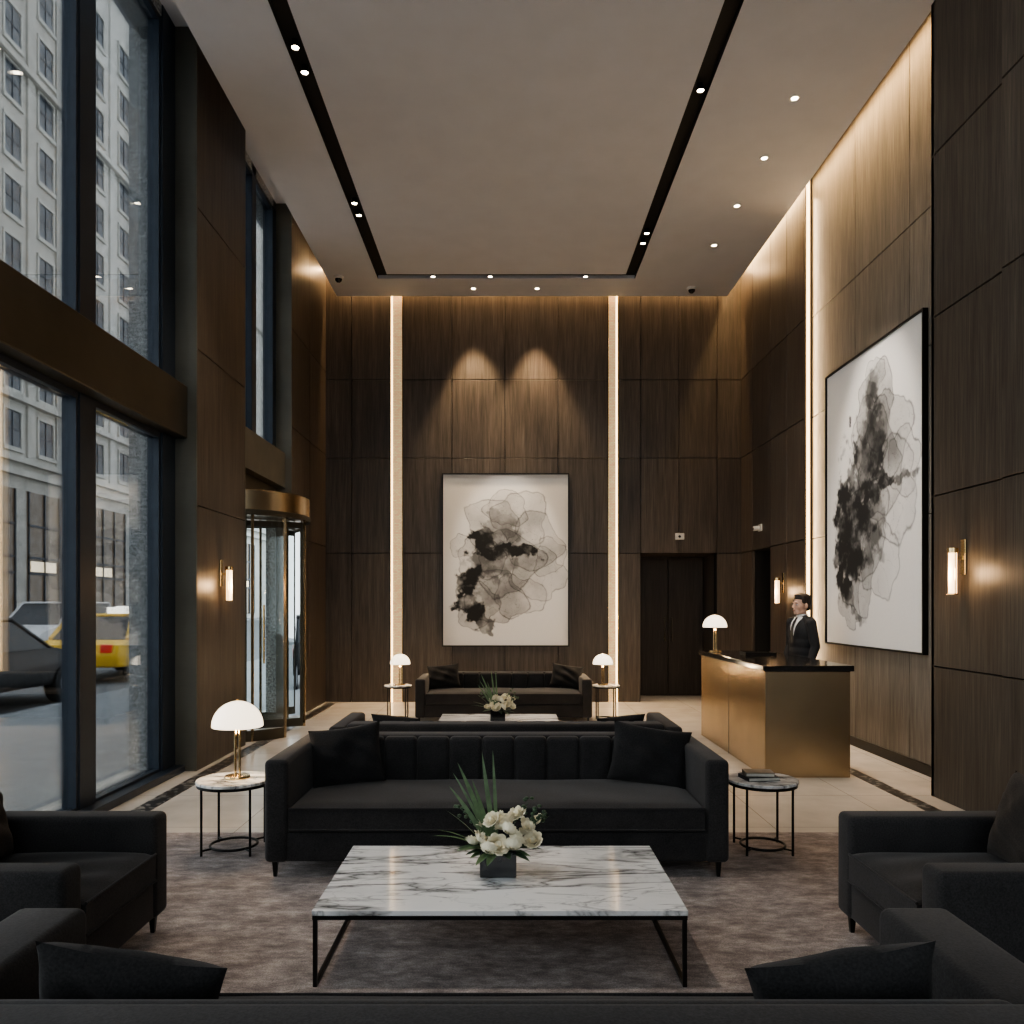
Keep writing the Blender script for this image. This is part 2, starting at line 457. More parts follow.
for a, b in ((-2.74, -2.60), (3.05, 3.17)):
    struct(MB().box(a, b, -3, 12.2, 0, .002).obj('trim_%d' % k, MOSAIC), 'dark mosaic floor border'); k += 1

# ------------------------------------------------------------------ revolving door
rd = thing('door_2', (-3.2, 9.49, 0), 'cylindrical revolving door with brass canopy and curved glass', 'revolving door'); struct(rd)
r = .81
MB().lathe([(r-.02, 2.52), (r+.03, 2.52), (r+.03, 2.76), (r-.0, 2.78), (0.01, 2.78)], n=64).lathe([(0.01, 2.53), (r-.02, 2.53)], n=64, cap=False).obj('canopy', BRASSD, rd, True)
MB().lathe([(r+.035, 2.49), (r+.045, 2.52), (r+.035, 2.55)], n=64, cap=False).obj('canopy_ring', BRONZE, rd, True)
def arc(a0, a1, ro, z0, z1, th=.01, n=18):
    mb = MB()
    for i in range(n):
        a = a0+(a1-a0)*i/n; b = a0+(a1-a0)*(i+1)/n
        vs = [mb.bm.verts.new((rr*math.cos(t), rr*math.sin(t), z)) for t, rr, z in
              ((a, ro, z0), (b, ro, z0), (b, ro, z1), (a, ro, z1))]
        mb.bm.faces.new(vs)
    bmesh.ops.remove_doubles(mb.bm, verts=mb.bm.verts, dist=1e-5)
    return mb
for a0, a1 in ((R(-88), R(-32)), (R(32), R(88))):
    arc(a0, a1, r, .06, 2.52).obj('curved_glass', GLASSD, rd, True)
    arc(a0, a1, r+.002, 0, .12).obj('kick_rail', BRONZE, rd, True)
    for a in (a0, (a0+a1)/2, a1):
        MB().box(r*math.cos(a)-.014, r*math.cos(a)+.014, r*math.sin(a)-.014, r*math.sin(a)+.014, 0, 2.52, .003, 1).obj('post', BRASSD, rd)
MB().cyl((0,0,0), (0,0,2.52), .03).obj('centre_shaft', BRASS, rd, True)
for i in range(4):
    a = R(25+90*i)
    wing = MB().box(.03, r-.04, -.015, .015, .02, .12).box(.03, r-.04, -.015, .015, 2.44, 2.51).box(.03, .06, -.015, .015, .12, 2.44).box(r-.075, r-.04, -.015, .015, .12, 2.44).obj('door_wing', BRONZE, rd, rot=(0,0,a))
    MB().box(.06, r-.075, -.004, .004, .12, 2.44).obj('wing_glass', GLASSD, wing)
    MB().cyl((.3, -.05, .8), (.3, -.05, 1.5), .012).obj('push_bar', BRASS, wing, True)
struct(MB().box(-3.12, -3.0, 8.57, 10.40, 2.79, 3.02).obj('trim_%d' % k, BRONZE), 'bronze infill above revolving door'); k += 1

# ------------------------------------------------------------------ ceiling fittings
def spot(name, x, y, z, e, ang=50, blend=.6, col=(1,.84,.68), rx=0, ry=0):
    return lamp('SPOT', name, (x, y, z), e, col, (rx, ry, 0), spot_size=R(ang), spot_blend=blend, shadow_soft_size=.04)
tsp = thing('track_spotlight', (-1.79, 5, H+.05), 'small black spotlight in ceiling track with warm glowing lens', 'spotlight', 0, 'spotlights in the ceiling track')
MB().lathe([(.032, 0), (.032, -.045), (.040, -.05), (.040, -.06), (.034, -.06), (.034, -.052)], n=20, cap=False).obj('housing', BLACK, tsp, True)
MB().lathe([(.0005, -.054), (.030, -.054)], n=20, cap=False).obj('lens', LEDS, tsp)
def yc_(py): return (H-1.5)*800/(605-py)
pos = [(-1.79, yc_(47)), (-1.79, yc_(72)), (-1.79, yc_(203)), (-1.79, yc_(215)),
       (1.775, yc_(90)), (1.775, yc_(233)), (1.775, yc_(243)),
       (-1.06, 11.49), (-.24, 11.49), (1.13, 11.49)]
for i, (x, y) in enumerate(pos):
    o = tsp if i == 0 else dup(tsp, (x, y, H+.05))
    o.location = (x, y, H+.05)
dl = thing('recessed_downlight', (2.68, 7.45, H), 'small round recessed ceiling downlight with white trim', 'downlight', 0, 'recessed ceiling downlights')
MB().lathe([(.05, 0), (.05, -.006), (.034, -.006), (.029, -.001)], n=24, cap=False).obj('trim_ring', WHITEP, dl, True)
MB().lathe([(.0005, -.002), (.029, -.002)], n=24, cap=False).obj('lens', LEDS, dl)
for y in (8.45, 9.46, 10.5): dup(dl, (2.72, y, H))
dup(dl, (-.5, 11.93, H)); dup(dl, (.45, 11.93, H))
dome = thing('security_camera', (2.75, 11.9, H), 'small dark dome security camera on ceiling', 'security camera')
MB().lathe([(.07, 0), (.07, -.03), (.055, -.035)], n=24).obj('housing', WHITEP, dome, True)
MB().lathe([(.052, -.034), (.045, -.06), (.025, -.08), (.0005, -.086)], n=24).obj('dome', STONEB, dome, True)
dup(dome, (-2.42, 11.5, H))
ws = thing('wall_camera', (2.67, YB-.001, 2.56), 'small white camera unit mounted on walnut wall', 'security camera')
MB().box(-.07, .07, -.02, 0, -.05, .05, .006).obj('mount', WHITEP, ws)
MB().cyl((-.02,-.02,0), (-.02,-.1,-.01), .035).obj('camera_body', WHITEP, ws, True)
MB().cyl((-.02,-.1,-.01), (-.02,-.104,-.01), .02).obj('lens', BLACK, ws, True)
ws2 = dup(ws, (XF-.002, 11.4, 2.60), R(-90))

# ------------------------------------------------------------------ lights (fixtures, coves, and accent spots without a fixture)
for i, (x, y) in enumerate(pos):
    spot('track_light', x, y, H-.03, 110 if i < 7 else 85, 66)
for y in (7.45, 8.45, 9.46, 10.5): spot('downlight_lamp', 2.71, y, H-.03, 90, 60)
for x in (-.5, .45): spot('wallwash_lamp', x, 12.0, H-.03, 620, 54, .5, (1,.74,.46), R(0))
lamp('AREA', 'cove_light_right', (3.535, 6.25, HT-.06), 140, (1,.64,.30), shape='RECTANGLE', size=.08, size_y=12.0)
lamp('AREA', 'cove_light_back', (.35, 12.30, HT-.06), 130, (1,.64,.32), shape='RECTANGLE', size=6.3, size_y=.07)
lamp('AREA', 'led_line_right', (XF+.04, YS-.03, 3.4), 30, (1,.68,.38), (R(-90),0,0), shape='RECTANGLE', size=.03, size_y=6)
def aim(o, t):
    d = Vector(t)-o.location; o.rotation_euler = d.to_track_quat('-Z', 'Y').to_euler()
s = spot('art_accent', 0, 9.6, H-.03, 430, 24, .5, (1,.92,.82)); aim(s, (0, YB, 2.2))  # accent spots with no fixture of their own, aimed at art, tables and desk
s = spot('art_accent', 1.775, 7.6, H-.03, 560, 36, .6, (1,.92,.82)); aim(s, (3.65, 8.0, 2.6))
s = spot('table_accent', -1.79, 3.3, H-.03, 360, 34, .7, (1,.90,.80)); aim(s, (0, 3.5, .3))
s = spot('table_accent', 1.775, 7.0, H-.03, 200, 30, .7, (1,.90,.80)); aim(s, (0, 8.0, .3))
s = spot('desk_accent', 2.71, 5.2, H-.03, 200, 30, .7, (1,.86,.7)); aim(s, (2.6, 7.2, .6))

# ------------------------------------------------------------------ furniture
def make_seat(name, loc, rotz, W, D, ah, bh, label, cat, arm=.13, channels=0, back_t=.17, seat_z=.40):
    e = thing(name, loc, label, cat, rotz)
    hw, hd = W/2, D/2
    for sx in (-1, 1):
        for sy in (-1, 1):
            x, y = sx*(hw-.05), sy*(hd-.05)
            MB().lathe([(.012, 0), (.022, .10)], (x, y, 0), 4, Matrix.Rotation(R(45), 4, 'Z')).obj('leg', BLACK, e)
    MB().box(-hw+.01, hw-.01, -hd+.012, hd-.01, .09, .252, .012, 3).obj('base_frame', FAB, e, True)
    for sx in (-1, 1):
        xa, xb = (hw-arm, hw) if sx > 0 else (-hw, -hw+arm)
        mb = MB(); mb.box(xa, xb, -hd, hd, .085, ah, .028, 4)
        mb.obj('armrest', FAB, e, True)
    mb = MB()
    mb.box(-hw+arm+.002, hw-arm-.002, hd-back_t, hd-.0, .20, bh, .028, 4)
    if channels:
        iw = W-2*arm-.01; cw = iw/channels
        for i in range(channels):
            x0 = -iw/2+i*cw
            mb.box(x0, x0+cw, hd-back_t-.06, hd-back_t+.03, seat_z-.06, bh-.004, .030, 5)
    else:
        mb.box(-hw+arm+.01, hw-arm-.01, hd-back_t-.07, hd-back_t+.03, seat_z-.06, bh-.02, .04, 4)
    mb.obj('backrest', FAB, e, True)
    x0, x1, y0, y1, z0, z1 = -hw+arm+.006, hw-arm-.006, -hd-.005, hd-back_t-.055, .255, seat_z
    nx, ny = 40, 16; bm = MB()
    b = bm.bm
    def pt(i, j, top):
        u, v = i/nx*2-1, j/ny*2-1
        edge = (1-abs(u)**10)*(1-abs(v)**6)
        zz = z1-.02+.026*edge**.5 if top else z0+.012-.012*edge**.4
        zz += .004*math.sin(u*9+v*3)*edge if top else 0
        return b.verts.new((x0+(x1-x0)*(u+1)/2, y0+(y1-y0)*(v+1)/2, zz))
    T = [[pt(i, j, True) for j in range(ny+1)] for i in range(nx+1)]
    B = [[pt(i, j, False) for j in range(ny+1)] for i in range(nx+1)]
    for i in range(nx):
        for j in range(ny):
            b.faces.new((T[i][j], T[i+1][j], T[i+1][j+1], T[i][j+1])); b.faces.new((B[i][j], B[i][j+1], B[i+1][j+1], B[i+1][j]))
    for i in range(nx):
        b.faces.new((T[i][0], B[i][0], B[i+1][0], T[i+1][0])); b.faces.new((T[i][ny], T[i+1][ny], B[i+1][ny], B[i][ny]))
    for j in range(ny):
        b.faces.new((T[0][j], T[0][j+1], B[0][j+1], B[0][j])); b.faces.new((T[nx][j], B[nx][j], B[nx][j+1], T[nx][j+1]))
    for zz in (z1-.016, z0+.012):
        bm.cyl((x0, y0, zz), (x1, y0, zz), .006, n=8)
    bm.obj('seat_cushion', FAB, e, True)
    return e

RZ = .012
rug = MB().box(-2.25, 2.2, .2, 5.24, 0, RZ, .004, 1).obj('rug', RUG)
rug['label'] = 'large mottled mauve-grey wool rug under the seating'; rug['category'] = 'rug'

sofa1 = make_seat('sofa', (-.055, 4.80, RZ), 0, 2.53, .92, .645, .66, 'charcoal velvet sofa with channel-tufted back, facing marble coffee table', 'sofa', channels=11)
sofa2 = make_seat('sofa', (-.01, 6.32, 0), R(180), 2.62, .84, .60, .62, 'charcoal velvet sofa turned away behind the channelled sofa', 'sofa', channels=11)
sofa3 = make_seat('sofa', (-.04, 10.45, 0), 0, 2.22, .9, .57, .60, 'charcoal velvet channel-tufted sofa below framed ink art', 'sofa', channels=9)
sofa4 = make_seat('sofa', (-.067, 1.83, RZ), R(180), 2.62, .86, .64, .715, 'charcoal velvet sofa seen from behind its backrest', 'sofa', arm=.2, channels=0)
ch1 = make_seat('armchair', (-1.99, 3.25, RZ), R(90), .88, .86, .545, .70, 'charcoal fabric armchair with brown cushion beside rug edge', 'armchair', arm=.14, back_t=.14)
ch2 = make_seat('armchair', (1.95, 3.25, RZ), R(-90), .88, .86, .545, .70, 'charcoal fabric armchair with dark cushion beside coffee table', 'armchair', arm=.14, back_t=.14)

def pillow_mesh(w, h, t, seed):
    rnd = random.Random(seed); n = 26; mb = MB(); b = mb.bm
    ph = [rnd.uniform(0, 6) for _ in range(6)]
    def P(i, j, s):
        u, v = i/n*2-1, j/n*2-1
        pin = .08
        x = w/2*u*(1-pin*(1-v*v)*abs(u)**2); z = h/2*v*(1-pin*(1-u*u)*abs(v)**2)
        th = t/2*max(0, (1-u**2)*(1-v**2))**.42
        th += .010*math.sin(5*u+ph[0]+3*v)*math.sin(6*v+ph[1])*(1-u*u)*(1-v*v)*2
        th -= .012*math.exp(-((u*.8+v*.9-.3)/.12)**2)*(1-u*u)*(1-v*v)
        return (x, s*th, z+h/2)
    F = [[b.verts.new(P(i, j, -1)) for j in range(n+1)] for i in range(n+1)]
    K = [[F[i][j] if i in (0, n) or j in (0, n) else b.verts.new(P(i, j, 1)) for j in range(n+1)] for i in range(n+1)]
    for i in range(n):
        for j in range(n):
            b.faces.new((F[i][j], F[i+1][j], F[i+1][j+1], F[i][j+1]))
            try: b.faces.new((K[i][j], K[i][j+1], K[i+1][j+1], K[i+1][j]))
            except ValueError: pass
    return mb
def pillow(loc, rot, w=.46, h=.44, t=.16, label='dark throw pillow leaning on charcoal sofa', mat=None, seed=1):
    o = pillow_mesh(w, h, t, seed).obj('throw_pillow', mat or FABP, None, True, loc, rot)
    o['label'] = label; o['category'] = 'pillow'; return o
pillow((-.95, 4.84, .405), (R(-20), R(-7), R(8)), .44, .37, .15, seed=1, label='dark square throw pillow tilted against channelled sofa back')
pillow((.84, 4.84, .405), (R(-20), R(8), R(-8)), .48, .37, .15, seed=2, label='dark square throw pillow leaning against channelled sofa back')
pillow((-.86, 6.26, .40), (R(30), R(5), R(-6)), .38, .29, .13, seed=3, label='dark throw pillow on sofa that faces away')
pillow((.88, 6.26, .40), (R(30), R(-5), R(6)), .38, .29, .13, seed=4, label='dark throw pillow on sofa that faces away')
pillow((-.81, 10.49, .41), (R(-20), R(-5), R(8)), .42, .32, .14, seed=5, label='dark throw pillow on sofa below framed art')
pillow((.76, 10.49, .41), (R(-20), R(7), R(-8)), .42, .32, .14, seed=6, label='dark throw pillow on sofa below framed art')
pillow((-.88, 1.84, .405), (R(22), R(11), R(6)), .40, .385, .16, seed=7, label='dark throw pillow inside sofa with its back turned')
pillow((.79, 1.84, .405), (R(22), R(-11), R(-6)), .40, .385, .16, seed=8, label='dark throw pillow inside sofa with its back turned')
pillow((-2.12, 3.26, .42), (R(-18), R(0), R(96)), .44, .38, .15, mat=FABB, seed=9, label='brown throw pillow leaning in charcoal armchair')
pillow((2.07, 3.26, .42), (R(-18), R(0), R(-96)), .46, .38, .15, mat=FABB, seed=10, label='dark brown throw pillow leaning in charcoal armchair')

def coffee_table(loc, w, d, h, label):
    e = thing('coffee_table', loc, label, 'coffee table')
    MB().box(-w/2, w/2, -d/2, d/2, h-.022, h, .003, 2).obj('marble_top', MARBLE, e)
    t = .016; mb = MB()
    zt = h-.0225
    for sy in (-1, 1):
        y = sy*(d/2-.012); mb.box(-w/2+.002, w/2-.002, y-t/2, y+t/2, zt-t, zt)
    for sx in (-1, 1):
        x = sx*(w/2-.012); mb.box(x-t/2, x+t/2, -d/2+.02, d/2-.02, zt-t, zt); mb.box(x-t/2, x+t/2, -d/2+.02, d/2-.02, 0, t)
    mb.obj('apron_frame', BLACK, e)
    for sx in (-1, 1):
        for sy in (-1, 1):
            x, y = sx*(w/2-.012), sy*(d/2-.012)
            MB().box(x-t/2, x+t/2, y-t/2, y+t/2, 0, zt-t).obj('leg', BLACK, e)
    return e
coffee_table((-.027, 3.53, RZ), 1.465, .84, .30, 'rectangular white marble coffee table with thin black metal frame on rug')
coffee_table((-.08, 8.05, 0), 1.2, .8, .35, 'white marble coffee table with black frame before sofa below art')

def side_table(loc, r, h, label):
    e = thing('side_table', loc, label, 'side table')
    MB().lathe([(r-.006, h-.02), (r, h-.016), (r, h-.004), (r-.004, h)], n=48).obj('marble_top', MARBLE, e, True)
    MB().lathe([(r-.03, h-.036), (r-.006, h-.036), (r-.006, h-.0205), (r-.03, h-.0205), (r-.03, h-.036)], n=48, cap=False).obj('rim', BLACK, e, True)
    for i in range(4):
        a = R(45+90*i); x, y = (r-.018)*math.cos(a), (r-.018)*math.sin(a)
        MB().cyl((x, y, 0), (x, y, h-.036), .0075, n=10).obj('leg', BLACK, e, True)
    mb = MB().torus((0, 0, .03), r*.62, .008)
    for i in range(4):
        a = R(45+90*i); mb.cyl((r*.62*math.cos(a), r*.62*math.sin(a), .03), ((r-.018)*math.cos(a), (r-.018)*math.sin(a), .03), .006, n=8)
    mb.obj('base_ring', BLACK, e, True)
    return e
st1 = side_table((-1.665, 4.88, RZ), .222, .43, 'round marble side table with thin black legs holding lamp')
st2 = side_table((1.56, 4.88, RZ), .21, .43, 'round marble side table with thin black legs holding books')
st3 = side_table((-1.42, 10.42, 0), .18, .46, 'small round side table beside sofa with glowing lamp')
st4 = side_table((1.29, 10.42, 0), .18, .46, 'small round side table beside sofa with glowing lamp')

def table_lamp(loc, s, label, e=9):
    L = thing('table_lamp', loc, label, 'lamp')
    MB().lathe([(.075*s, 0), (.078*s, .006*s), (.074*s, .016*s), (.03*s, .02*s), (.0001, .02*s)], n=36).obj('base', BRASS, L, True)
    MB().cyl((-.014*s, 0, .018*s), (-.014*s, 0, .36*s), .007*s).cyl((.014*s, 0, .018*s), (.014*s, 0, .36*s), .007*s).cyl((0,0,.30*s), (0,0,.37*s), .022*s).lathe([(.006*s, .478*s), (.008*s, .488*s), (.0001, .494*s)], n=12).obj('stem', BRASS, L, True)
    rr, z0, hh = .155*s, .32*s, .16*s
    prof = [(rr*.985, z0), (rr, z0+.004*s)] + [(rr*math.cos(t), z0+.006*s+(hh-.006*s)*math.sin(t)) for t in [i*math.pi/2/14 for i in range(1, 14)]] + [(.001, z0+hh)]
    MB().lathe(prof, n=48, cap=False).obj('lamp_shade', OPAL, L, True)
    lamp('POINT', 'bulb', (0, -.0, z0-.03*s), e, (1,.72,.42), parent=L, shadow_soft_size=.05*s)
    return L
table_lamp((-1.65, 4.90, RZ+.43), .98, 'brass table lamp with white opal dome shade on marble table', 8)
table_lamp((-1.39, 10.42, .46), .84, 'small brass lamp with glowing dome shade beside sofa', 8)
table_lamp((1.25, 10.42, .46), .84, 'small brass lamp with glowing dome shade beside sofa', 8)

PAGES = m_simple('paper_pages', (.6,.56,.48), .8)
COVER = m_simple('dark_cloth_cover', (.03,.03,.032), .6)
COVER2 = m_simple('taupe_cover', (.16,.13,.10), .6)
for (dx, dz, w_, d_, a, mt) in ((0, 0, .2, .15, 8, COVER), (-.005, .024, .17, .13, -6, COVER2)):
    e = thing('book', (1.535+dx, 4.87, RZ+.43+dz), 'hardback book lying flat on marble side table', 'book', R(a), 'stacked books on the side table')
    MB().box(-w_/2+.004, w_/2-.003, -d_/2+.004, d_/2-.004, .003, .02).obj('pages', PAGES, e)
    MB().box(-w_/2, w_/2, -d_/2, d_/2, 0, .003).box(-w_/2, w_/2, -d_/2, d_/2, .02, .023).box(-w_/2, -w_/2+.003, -d_/2, d_/2, .003, .02).obj('cover', mt, e)

# ------------------------------------------------------------------ flowers
PETAL = m_simple('cream_petals', (.84,.77,.58), .6, 0, 30, .1)
LEAF = m_simple('green_leaf', (.11,.17,.08), .45, 0, 25, .3)
LEAFD = m_simple('dark_leaf', (.045,.08,.04), .45, 0, 25, .3)
def rose_mesh(seed=0):
    rnd = random.Random(seed); mb = MB(); b = mb.bm
    mb.ell((0,0,.0), .35, .35, .45, 2)
    for ring, (cnt, rad, tilt, hgt) in enumerate(((3, .36, 5, .95), (5, .55, 18, .9), (6, .76, 36, .78), (7, .95, 58, .6))):
        for k2 in range(cnt):
            a = 2*math.pi*k2/cnt+ring*.6+rnd.uniform(-.15, .15)
            g = []
            for i in range(6):
                row = []
                for j in range(6):
                    u = (i/5*2-1); v = j/5
                    wd = .62*math.sin(math.pi*(.15+.78*v))**.7
                    ang = a+u*wd*1.05
                    rr = rad*(.35+.65*v**.6)+.10*v**3*math.sin(R(tilt))*2
                    z = -.45+hgt*v*1.15-.10*u*u*v-.12*max(0, v-.8)*5*math.sin(R(tilt))
                    row.append(b.verts.new((rr*math.cos(ang), rr*math.sin(ang), z)))
                g.append(row)
            for i in range(5):
                for j in range(5): b.faces.new((g[i][j], g[i+1][j], g[i+1][j+1], g[i][j+1]))
    return mb
_r = rose_mesh().obj('blossom', PETAL, None, True); ROSE = _r.data; bpy.data.objects.remove(_r)
def blade(b, p0, dirv, L, w, bend, n=12):
    p0 = Vector(p0); d = Vector(dirv).normalized(); side = Vector((1, .15, 0)) if abs(d.x) < .5 else d.cross(Vector((0,0,1)))
    side = side.normalized()
    out = Vector((d.x, d.y, 0)); out = out.normalized() if out.length > .01 else Vector((1,0,0))
    L1, L2, M = [], [], []
    for i in range(n+1):
        t = i/n
        c = p0+d*L*t+(out*.6-Vector((0,0,1))*.8)*bend*t*t*L
        ww = w*(math.sin(math.pi*min(1, .12+.88*t))**.8)
        L1.append(b.verts.new(c-side*ww)); L2.append(b.verts.new(c+side*ww)); M.append(b.verts.new(c-Vector((0,0,1))*ww*.35))
    for i in range(n):
        b.faces.new((L1[i], M[i], M[i+1], L1[i+1])); b.faces.new((M[i], L2[i], L2[i+1], M[i+1]))
def bouquet(loc, s, label, seed=3):
    rnd = random.Random(seed)
    e = thing('flower_arrangement', loc, label, 'flowers')
    hw = .078*s; hh = .115*s
    mb = MB(); mb.box(-hw, hw, -hw, hw, 0, hh-.012*s, .004*s, 2)
    for a in ((-hw, -hw+.008*s, -hw, hw), (hw-.008*s, hw, -hw, hw), (-hw+.008*s, hw-.008*s, -hw, -hw+.008*s), (-hw+.008*s, hw-.008*s, hw-.008*s, hw)):
        mb.box(*a, hh-.013*s, hh)
    mb.obj('vase', STONEB, e)
    spots = [(-.07,-.07,.17,.040), (.0,-.10,.15,.046), (.08,-.07,.17,.046), (.13,.0,.19,.048), (.03,-.04,.225,.050), (-.06,.02,.21,.040), (.08,.05,.24,.045), (-.11,-.03,.145,.034),
             (.15,-.05,.155,.040), (0,.08,.22,.042), (.045,-.10,.215,.036), (-.03,-.06,.245,.036), (.12,-.07,.225,.036), (.06,-.12,.155,.036), (-.04,-.12,.14,.034), (.17,.03,.22,.032)]
    for (x, y, z, r_) in spots:
        o = bpy.data.objects.new('blossom', ROSE); C.objects.link(o); o.parent = e
        o.location = (x*s, y*s, z*s); o.scale = (r_*s,)*3
        o.rotation_euler = (-y*5+.4+rnd.uniform(-.2, .2), x*5+rnd.uniform(-.2, .2), rnd.uniform(0, 6))
    for (dx, dy, L, w_, bd) in ((-.34, -.05, .44, .012, .06), (-.16, .05, .43, .011, -.02), (-.50, .0, .36, .012, .12), (-.05, .05, .44, .008, .0), (-.26, -.1, .35, .010, .05), (-.42, .1, .40, .008, .1),
                                (-.9, -.2, .24, .010, .35), (.75, .1, .25, .008, .25), (-1.1, .1, .22, .010, .5), (-.66, -.1, .28, .010, .2)):
        mb = MB(); blade(mb.bm, (dx*.06*s, dy*.05*s, .09*s), (dx, dy, 1), L*s, w_*s, bd)
        mb.obj('leaf_blade', LEAF, e, True)
    for i in range(24):
        a = rnd.uniform(0, 2*math.pi); el = rnd.uniform(-.1, .5)
        mb = MB(); blade(mb.bm, (.06*s*math.cos(a), .06*s*math.sin(a), .11*s), (math.cos(a), math.sin(a), el), rnd.uniform(.08, .12)*s, .02*s, .3, 8)
        mb.obj('leaf', LEAFD if i % 2 else LEAF, e, True)
    for (dx, dy, dz) in ((.9, -.1, .9), (.75, .3, 1.1), (.98, .2, .65), (1.0, -.1, .75), (-.8, .2, .8)):
        mb = MB(); d = Vector((dx, dy, dz)).normalized()
        mb.cyl((0,0,.1*s), Vector((0,0,.1*s))+d*.24*s, .002*s, n=6)
        for q in range(9):
            p = Vector((0,0,.1*s))+d*(.15+.014*q)*s+Vector((rnd.uniform(-1,1), rnd.uniform(-1,1), rnd.uniform(-1,1)))*.018*s
            mb.ell(p, .011*s, .011*s, .009*s, 1)
        mb.obj('sprig', LEAFD, e, True)
    return e
bouquet((-.038, 3.56, RZ+.30), 1.02, 'cream roses and green blades in square black vase', 3)
bouquet((-.09, 8.0, .35), .95, 'white flowers and leaves in dark vase on far coffee table', 5)

# ------------------------------------------------------------------ sconces
def sconce(loc, rotz, label):
    e = thing('wall_sconce', loc, label, 'wall lamp', rotz)
    MB().box(-.03, .03, -.012, 0, -.06, .20, .003, 2).obj('back_plate', BRASS, e)
    MB().box(-.012, .012, -.07, -.01, .05, .075).obj('arm', BRASS, e)
    MB().cyl((0,-.085,-.2), (0,-.085,.1), .028, n=28).obj('glass_tube', TUBE, e, True)
    MB().lathe([(.038, .10), (.038, .135), (.02, .14), (.0001, .14)], (0,-.085,0), 28).obj('top_cap', BRASS, e, True)
    MB().lathe([(.037, -.205), (.037, -.195)], (0,-.085,0), 28).obj('bottom_cap', BRASS, e, True)
    for sx in (-.034, .034):
        MB().cyl((sx,-.085,-.197), (sx,-.085,.102), .004, n=8).obj('rod', BRASS, e, True)
    lamp('POINT', 'bulb', (0, -.16, -.05), 6, (1,.62,.32), parent=e, shadow_soft_size=.05)
    return e
sconce((-2.799, 7.82, 1.74), R(90), 'brass wall sconce with glowing ribbed glass tube on walnut pier')
sconce((3.339, 5.84, 1.78), R(-90), 'brass wall sconce with glowing glass tube on walnut panel')
sconce((XF-.001, 10.46, 1.72), R(-90), 'brass wall sconce with glowing glass tube near passage')

# ------------------------------------------------------------------ reception desk
dk = thing('reception_desk', (2.61, 8.08, 0), 'brushed brass reception desk with black stone top', 'reception desk')
MB().box(-.37, .37, -1.14, 1.14, .0, .925, .006, 2).obj('body', BRASSD, dk)
MB().box(-.395, .395, -1.165, 1.165, .925, .975, .005, 2).obj('countertop', STONEB, dk)
MB().box(-.3715, -.3695, -.003, .003, .0, .925).obj('panel_joint', BLACK, dk)
table_lamp((2.34, 9.0, .975), .86, 'brass lamp with glowing dome shade on reception desk', 9)
tray = thing('desk_tray', (2.62, 8.35, .975), 'low black tray on reception desk top', 'tray')
MB().box(-.16, .16, -.11, .11, 0, .012, .003).obj('base', BLACK, tray)
MB().box(-.16, .16, -.11, -.1, .012, .035).box(-.16, .16, .1, .11, .012, .035).box(-.16, -.15, -.1, .1, .012, .035).box(.15, .16, -.1, .1, .012, .035).obj('rim', BLACK, tray)

# ------------------------------------------------------------------ artworks
def fbm(nx, ny, scale, seed, octs=5):
    rng = np.random.RandomState(seed); out = np.zeros((ny, nx)); amp = 1; tot = 0
    for o in range(octs):
        sc = scale*2**o; gx, gy = int(sc)+3, int(sc*ny/nx)+3
        g = rng.rand(gy, gx)
        X = np.linspace(0, sc, nx, endpoint=False); Y = np.linspace(0, sc*ny/nx, ny, endpoint=False)
        xi = X.astype(int); yi = Y.astype(int); fx = X-xi; fy = Y-yi
        fx = fx*fx*(3-2*fx); fy = fy*fy*(3-2*fy)
        a = g[np.ix_(yi, xi)]; b_ = g[np.ix_(yi, xi+1)]; c = g[np.ix_(yi+1, xi)]; d = g[np.ix_(yi+1, xi+1)]
        v = (a*(1-fx)+b_*fx)*(1-fy)[:, None]+(c*(1-fx)+d*fx)*fy[:, None]
        out += v*amp; tot += amp; amp *= .55
    return out/tot
def ink(nx, ny, asp, petals, darks, seed):
    U, V = np.meshgrid(np.linspace(0, 1, nx), np.linspace(0, asp, ny))
    w1 = fbm(nx, ny, 5, seed)-.5; w2 = fbm(nx, ny, 5, seed+1)-.5; w3 = fbm(nx, ny, 14, seed+2, 4); w4 = fbm(nx, ny, 4, seed+3); w5 = fbm(nx, ny, 9, seed+4, 5)
    L = np.ones((ny, nx))
    rng = np.random.RandomState(seed)
    for (cx, cy, r_, ry, al) in petals:
        dx = U-cx+w1*.10; dy = V-cy*asp+w2*.10
        th = np.arctan2(dy, dx)
        R_ = 1+.10*np.cos(3*th+rng.rand()*6)+.06*np.cos(5*th+rng.rand()*6)+.03*np.cos(9*th+rng.rand()*6)
        d = np.sqrt((dx/r_)**2+(dy/ry)**2)/R_
        ins = 1/(1+np.exp((d-1)*60))
        L *= 1-al*1.35*ins*np.clip(.1+1.8*(w4-.2), 0, 1)
        L *= 1-.6*np.exp(-((d-1)/.020)**2)*(.3+1.1*w3)
        veins = np.abs(np.sin(th*4+w1*14+rng.rand()*6))
        L *= 1-.4*ins*np.exp(-(veins/.05)**2)*np.clip(w3*1.4, 0, 1)*(d > .15)
    for (cx, cy, rx, ry, ang, al) in darks:
        dx = U-cx+w1*.24; dy = V-cy*asp+w2*.24
        ca, sa = math.cos(ang), math.sin(ang)
        a = (dx*ca+dy*sa)/(rx*1.2); b_ = (-dx*sa+dy*ca)/(ry*1.2)
        d = np.sqrt(a*a+b_*b_)+(w3-.5)*1.6
        mask = 1/(1+np.exp((d-.88)*22))
        L *= 1-al*mask*np.clip(.5+1.9*(w5-.30), 0, 1)
    return np.clip(L, .015, 1)
